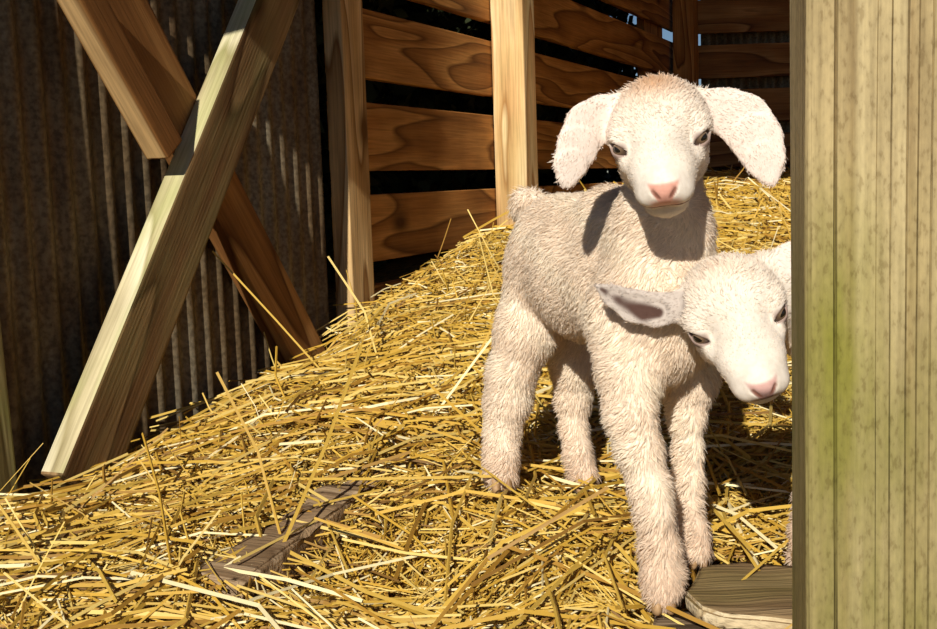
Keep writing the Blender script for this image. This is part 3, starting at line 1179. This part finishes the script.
def hoof_part(parent, p, toe, size=0.014, label='cream cloven hoof'):
    """two claws side by side; p: ground point under the leg, toe: horizontal direction"""
    toe = Vector((toe[0], toe[1], 0)).normalized()
    sd = Vector((-toe.y, toe.x, 0))
    p = Vector(p)
    h = 0.0012
    F = Field(np.array(p) - 0.035, np.array(p) + np.array((0.035, 0.035, 0.045)), h)
    for q in (-1, 1):
        a = p + sd * q * size * 0.42 + Vector((0, 0, size * 1.25)) - toe * size * 0.3
        b_ = p + sd * q * size * 0.40 + Vector((0, 0, size * 0.45)) + toe * size * 0.55
        F.cone(a, size * 0.62, b_, size * 0.50, 0.001, axis=sd, s=0.66)
    X, Y, Z = F.ax[0][:, None, None], F.ax[1][None, :, None], F.ax[2][None, None, :]
    F.d = np.maximum(F.d, (p.z - Z) + 0 * X + 0 * Y)      # flat sole
    V, Q = F.surface()
    me = np_mesh('hoof', V, Q)
    me.materials.append(M['hoof'])
    o = link(bpy.data.objects.new('hoof', me))
    o.parent = parent
    o.matrix_parent_inverse = parent.matrix_basis.inverted()
    if label: o['label'] = label
    return o


CREAM = np.array((0.92, 0.79, 0.65))
WHITE = np.array((0.88, 0.79, 0.69))
PINK = np.array((0.72, 0.36, 0.28))
TAN = np.array((0.62, 0.42, 0.27))


def finish_goat(name, label, root_loc, F, H, legs_z, seed, nfur, belly_dir, ear_fn, nose=PINK, hoof_list=(), nose2=None, tan=1.0, tail=(9, 9, 9)):
    V, Q = F.surface()
    nrm, area = vnormals(V, Q)
    L = H.local(V)
    x, f, u = L[:, 0], L[:, 1], L[:, 2]
    inhead = (f > -70) & (f < 100) & (np.abs(x) < 75) & (np.abs(u) < 75)
    hd = sstep(-75, -35, f) * (1 - sstep(55, 75, np.hypot(x, u)))
    col = CREAM[None] * (1 - hd[:, None]) + WHITE[None] * hd[:, None]
    col = col + 0.03 * np.sin(V[:, :1] * 90 + V[:, 2:] * 70)
    # tan crown
    cr = np.exp(-((x / 24) ** 2 + ((f + 14) / 20) ** 2)) * sstep(12, 30, u) * 0.95 * tan
    col = col * (1 - cr[:, None]) + np.array((0.66, 0.42, 0.25)) * cr[:, None]
    # tan lower legs
    lg = (1 - sstep(legs_z, legs_z + 0.09, V[:, 2])) * 0.55
    col = col * (1 - lg[:, None]) + np.array((0.66, 0.47, 0.33)) * lg[:, None]
    ears, earin, earflow, earrim = ear_fn(V, nrm)
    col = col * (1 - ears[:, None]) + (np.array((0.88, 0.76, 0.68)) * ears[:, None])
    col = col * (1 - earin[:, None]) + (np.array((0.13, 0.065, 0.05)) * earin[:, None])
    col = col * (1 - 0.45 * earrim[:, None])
    # nose pad and lips
    wid = 11.0 + (u + 18) * 0.5
    ns = (1 - sstep(0.85, 1.15, np.abs(x) / np.maximum(wid, 3))) * sstep(62, 67, f) * (1 - sstep(-16, -13, u)) * sstep(-36, -30, u)
    lp_ = sstep(60, 70, f) * (1 - sstep(7, 16, np.abs(x))) * sstep(-44, -39, u) * (1 - sstep(-30, -26, u)) * 0.75
    nn = np.clip(np.maximum(ns, lp_), 0, 1)[:, None] * inhead[:, None]
    nc = np.broadcast_to(nose, col.shape).copy()
    if nose2 is not None:
        bl = (1 - sstep(-24, -17, u + 0.25 * x))[:, None]
        nc = nc * (1 - bl) + nose2 * bl
    col = col * (1 - nn) + nc * nn
    # mouth line and nostrils: bare darker skin
    mp_ = np.array(MOUTH, float)
    dm = np.full(len(L), 99.0)
    cand = np.where(inhead & (f > 40))[0]
    ml_ = (L[cand] - np.array(MC)) @ MR
    inside = (ml_[:, 0] / 31) ** 2 + (ml_[:, 1] / 35) ** 2 < 1.05
    dm[cand] = np.where(inside, np.abs(ml_[:, 2]) + 0.4, 99.0)
    for a, b_ in ():
        ab = b_ - a
        t = np.clip(((L[cand] - a) @ ab) / (ab @ ab), 0, 1)
        dm[cand] = np.minimum(dm[cand], np.linalg.norm(L[cand] - a - t[:, None] * ab, axis=1))
    for q in (-1, 1):
        a, b_ = [np.array((q * p[0], p[1], p[2]), float) for p in NOSTRIL]
        ab = b_ - a
        t = np.clip(((L[cand] - a) @ ab) / (ab @ ab), 0, 1)
        dm[cand] = np.minimum(dm[cand], np.linalg.norm(L[cand] - a - t[:, None] * ab, axis=1))
    ml = (1 - sstep(1.4, 2.5, dm))[:, None]
    col = col * (1 - ml) + np.array((0.25, 0.10, 0.07)) * ml
    # eye rims
    er = np.zeros(len(V))
    for q in (-1, 1):
        de = np.sqrt(((x - q * EYE['x']) / 1.0) ** 2 + (f - EYE['f']) ** 2 + (u - EYE['u']) ** 2)
        er = np.maximum(er, (1 - sstep(11.2, 13.2, de)))
    col = col * (1 - er[:, None] * 0.8) + np.array((0.20, 0.10, 0.08)) * er[:, None] * 0.8
    col = np.clip(col, 0.01, 0.95)
    root = empty(name, root_loc)
    tag(root, label, 'goat', group='white goat kids')
    me = np_mesh('body', V, Q, cols=col)
    me.materials.append(M['skin'])
    body = link(bpy.data.objects.new('body', me))
    body.parent = root
    body.matrix_parent_inverse = root.matrix_basis.inverted()
    # fur
    length = np.full(len(V), 0.0115)
    length = length * (1 - hd) + 0.007 * hd
    face = hd * sstep(-10, 30, f)
    length = length * (1 - face) + 0.0038 * face
    length += 0.005 * np.exp(-((x / 20) ** 2 + ((f + 20) / 16) ** 2)) * sstep(10, 30, u)
    length = length * (1 - ears) + 0.0036 * ears
    length = length + 0.005 * (1 - sstep(0.012, 0.03, np.linalg.norm(V - np.array(tail), axis=1)))
    length = length * (1 - 0.5 * earin)
    bare = np.clip(np.maximum(np.maximum(nn[:, 0], ml[:, 0]), er * 1.3), 0, 1)
    length = length * (1 - bare)
    length = np.where(inhead & (f > 30), length * (1 - 0.6 * sstep(45, 70, f)), length)
    flow = np.zeros_like(V)
    flow[:] = np.array((belly_dir[0] * 0.7, belly_dir[1] * 0.7, -0.9))
    hf = (H.R @ np.array((0, -1, 0.15)))[None] + np.outer(x / 60, H.R @ np.array((1, 0, 0)))
    flow = flow * (1 - hd[:, None]) + hf * hd[:, None]
    flow = flow * (1 - ears[:, None]) + earflow * ears[:, None]
    # tousled tufts
    k = 120.0
    flow = flow + 0.35 * np.stack([np.sin(V[:, 1] * k + V[:, 2] * 60), np.sin(V[:, 2] * k * .8 + V[:, 0] * 90), np.sin(V[:, 0] * k + V[:, 1] * 70)], 1)
    fv, ff, fc = fur_mesh(V, Q, nrm, area, np.clip(col * 1.04, 0, 0.96), length, flow, nfur, seed)
    fm = np_mesh('fur_coat', fv, ff, smooth=False, cols=fc)
    fm.materials.append(M['fur'])
    fo_ = link(bpy.data.objects.new('fur_coat', fm))
    fo_.parent = root
    fo_.matrix_parent_inverse = root.matrix_basis.inverted()
    fo_['kind'] = 'stuff'
    for q in (-1, 1):
        eyeball(H, q, M['eye'], root, None)
    for p, toe, sz in hoof_list:
        hoof_part(root, p, toe, sz)
    return root


def ear(F, pts, n_axis, th=0.16, k=0.006, cup=None):
    """pts: [(point, half width)], flattened along n_axis; cup: direction of the opening"""
    F.chain(pts, k, axis=n_axis, s=th)
    if cup is not None:
        c = np.array(cup, float)
        inner = [(np.array(p) + c * w * 0.36, w * 0.55) for p, w in pts[2:-1]]
        F.chain(inner, 0.006, axis=n_axis, s=0.30, sub=True)


def polydist(V, pts):
    d = np.full(len(V), 9.0)
    dirs = np.zeros_like(V)
    P = [np.array(p) for p, w in pts]
    W = [w for p, w in pts]
    for a, b_, wa, wb in zip(P[:-1], P[1:], W[:-1], W[1:]):
        ab = b_ - a
        t = np.clip(((V - a) @ ab) / (ab @ ab), 0, 1)
        dd = np.linalg.norm(V - a - t[:, None] * ab, axis=1) / (wa + (wb - wa) * t)
        m_ = dd < d
        d = np.where(m_, dd, d)
        dirs[m_] = ab / np.linalg.norm(ab)
    return d, dirs


VX = 0.0013
# ---- the standing kid
H1 = Frame(at(660, 141, 0.965), 16, -6.0, -11.0)
F1 = Field((-0.02, 0.80, 0.04), (0.36, 1.46, 0.60), VX)
AX = np.array((0.90, 0.43, 0))     # across the body


def P_(px, py, Y):
    return np.array(at(px, py, Y))


# trunk
F1.chain([(P_(655, 300, 1.05), 0.054), (P_(628, 282, 1.10), 0.066), (P_(590, 268, 1.18), 0.074), (P_(562, 260, 1.24), 0.068), (P_(550, 262, 1.27), 0.056)], 0.02, axis=AX, s=0.78)
F1.chain([(P_(664, 190, 1.035), 0.036), (P_(664, 235, 1.03), 0.041), (P_(658, 300, 1.03), 0.052), (P_(655, 335, 1.03), 0.050)], 0.022)      # neck and breast
F1.cone(P_(610, 215, 1.12), 0.03, P_(648, 230, 1.06), 0.035, 0.03)          # withers
# near foreleg
F1.chain([(P_(630, 320, 1.03), 0.044), (P_(631, 372, 1.005), 0.031), (P_(630, 416, 0.99), 0.0225), (P_(640, 452, 0.98), 0.0205),
          (P_(650, 488, 0.975), 0.0185), (P_(654, 515, 0.97), 0.0165), (P_(660, 548, 0.97), 0.0180), (P_(663, 576, 0.968), 0.0195), (P_(662, 594, 0.962), 0.0165)], 0.010)
# far foreleg
F1.chain([(P_(692, 320, 1.07), 0.042), (P_(688, 380, 1.06), 0.028), (P_(687, 416, 1.055), 0.0175), (P_(688, 452, 1.05), 0.0140),
          (P_(689, 480, 1.047), 0.0145), (P_(689, 505, 1.045), 0.0125), (P_(693, 530, 1.045), 0.0140), (P_(696, 551, 1.040), 0.0160)], 0.010)
# near hind leg
F1.chain([(P_(546, 275, 1.255), 0.046), (P_(528, 330, 1.25), 0.036), (P_(511, 375, 1.25), 0.0265), (P_(508, 402, 1.252), 0.0255),
          (P_(502, 432, 1.25), 0.0190), (P_(501, 455, 1.245), 0.0180), (P_(501, 476, 1.24), 0.0205)], 0.014)
# far hind leg
F1.chain([(P_(566, 320, 1.30), 0.045), (P_(575, 365, 1.30), 0.028), (P_(573, 398, 1.305), 0.0205), (P_(574, 430, 1.30), 0.0150),
          (P_(578, 455, 1.29), 0.0150), (P_(583, 476, 1.285), 0.0195)], 0.014)
# tail, flipped up over the rump
F1.chain([(P_(549, 216, 1.30), 0.020), (P_(537, 205, 1.32), 0.015), (P_(526, 203, 1.33), 0.0175), (P_(520, 211, 1.333), 0.011)], 0.008)
F1.d += 0.0025
head(F1, H1)
EL1 = [(P_(626, 106, 0.985), 0.012), (P_(603, 115, 0.985), 0.0150), (P_(587, 126, 0.98), 0.0180), (P_(577, 148, 0.975), 0.0160), (P_(570, 168, 0.972), 0.0110), (P_(568, 181, 0.97), 0.0055)]
ER1 = [(P_(700, 102, 0.985), 0.012), (P_(724, 111, 0.985), 0.0175), (P_(744, 120, 0.98), 0.0200), (P_(757, 140, 0.975), 0.0195), (P_(766, 163, 0.972), 0.0135), (P_(771, 180, 0.97), 0.0050)]
ear(F1, EL1, (-0.25, 1, 0.15), 0.15)
ear(F1, ER1, (0.25, 1, 0.15), 0.15)


def ears1(V, nrm):
    w = np.zeros(len(V))
    fl = np.zeros_like(V)
    for pts in (EL1, ER1):
        d, dr = polydist(V, pts[1:])
        k = 1 - sstep(1.15, 1.5, d)
        fl += dr * k[:, None]
        w = np.maximum(w, k)
    return w, np.zeros(len(V)), fl, np.zeros(len(V))


def gz_(x, y):
    return float(ground(np.array([x]), np.array([y]))[0])


hl = []
for px, py, Y, sz in ((661, 602, 0.962, 0.0150), (696, 558, 1.040, 0.0125), (501, 485, 1.232, 0.0155), (585, 487, 1.275, 0.0155)):
    p = at(px, py, Y)
    p.z -= 0.008
    hl.append((p, (0.08, -1.0), sz))
kid1 = finish_goat('goat_kid', 'white goat kid standing on the straw with drooping ears, looking at the camera', (0.12, 1.1, 0.1),
                   F1, H1, 0.10, 21, 110000, (-0.43, 0.9), ears1, hoof_list=hl, tail=P_(526, 208, 1.33))
del F1

# ---- the second kid, head poking out from behind the gate post
H2 = Frame(at(737, 320, 0.945), 23, -16.5, -7.0)
F2 = Field((0.08, 0.78, 0.04), (0.62, 1.52, 0.46), VX)
F2.chain([(P_(770, 290, 0.99), 0.036), (P_(810, 310, 1.02), 0.040), (P_(860, 340, 1.06), 0.050)], 0.02)
AX2 = np.array((0.95, -0.3, 0))
F2.chain([(P_(868, 350, 1.06), 0.052), (P_(885, 345, 1.14), 0.064), (P_(893, 338, 1.23), 0.067), (P_(893, 338, 1.31), 0.060)], 0.02, axis=AX2, s=0.8)
for pts in ([(842, 400, 1.06, .034), (822, 450, 1.055, .021), (812, 500, 1.052, .016), (806, 530, 1.05, .0145), (803, 556, 1.05, .0165)],
            [(900, 400, 1.07, .034), (902, 450, 1.08, .021), (900, 500, 1.08, .016), (898, 530, 1.08, .0145), (898, 552, 1.08, .0165)],
            [(876, 350, 1.30, .046), (866, 385, 1.32, .036), (860, 425, 1.345, .024), (864, 450, 1.36, .016), (862, 478, 1.355, .018)],
            [(915, 350, 1.31, .046), (922, 385, 1.33, .036), (922, 425, 1.355, .024), (924, 450, 1.37, .016), (922, 478, 1.365, .018)]):
    F2.chain([(P_(a, b_, c), r) for a, b_, c, r in pts], 0.012)
F2.chain([(P_(898, 312, 1.355), 0.022), (P_(899, 288, 1.375), 0.016), (P_(903, 276, 1.385), 0.015), (P_(908, 284, 1.395), 0.009)], 0.012)
F2.d += 0.0025
head(F2, H2, 36)
EL2 = [(P_(706, 300, 0.960), 0.010), (P_(683, 306, 0.960), 0.0125), (P_(656, 310, 0.965), 0.0140), (P_(634, 306, 0.968), 0.0135), (P_(613, 296, 0.968), 0.0090), (P_(598, 286, 0.966), 0.0028)]
ER2 = [(P_(770, 268, 0.96), 0.012), (P_(793, 262, 0.965), 0.016), (P_(822, 262, 0.97), 0.018), (P_(848, 270, 0.97), 0.012), (P_(862, 278, 0.97), 0.004)]
ear(F2, EL2, (0.05, 0.95, -0.3), 0.30, cup=(0.0, -0.95, -0.05))
ear(F2, ER2, (0.0, 1.0, -0.2), 0.2)


def ears2(V, nrm):
    w = np.zeros(len(V))
    fl = np.zeros_like(V)
    for pts in (EL2, ER2):
        d, dr = polydist(V, pts[1:])
        k = 1 - sstep(1.0, 1.25, d)
        fl += dr * k[:, None]
        w = np.maximum(w, k)
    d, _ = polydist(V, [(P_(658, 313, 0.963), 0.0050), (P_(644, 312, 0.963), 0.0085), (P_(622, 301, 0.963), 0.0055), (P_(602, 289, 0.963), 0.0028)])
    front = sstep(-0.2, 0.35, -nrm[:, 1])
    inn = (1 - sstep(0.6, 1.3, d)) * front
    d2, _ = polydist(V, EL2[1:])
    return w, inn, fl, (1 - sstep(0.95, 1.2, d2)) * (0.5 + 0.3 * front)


hl = []
for px, py, Y, sz in ((803, 566, 1.042, 0.014), (898, 562, 1.07, 0.014), (862, 488, 1.35, 0.014), (922, 488, 1.36, 0.014)):
    p = at(px, py, Y)
    p.z -= 0.006
    hl.append((p, (-0.1, -1.0), sz))
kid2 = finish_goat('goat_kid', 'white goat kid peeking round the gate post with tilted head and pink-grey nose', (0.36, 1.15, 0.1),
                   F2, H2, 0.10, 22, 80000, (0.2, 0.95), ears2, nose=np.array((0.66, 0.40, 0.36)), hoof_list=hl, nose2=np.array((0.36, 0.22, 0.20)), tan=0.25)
del F2
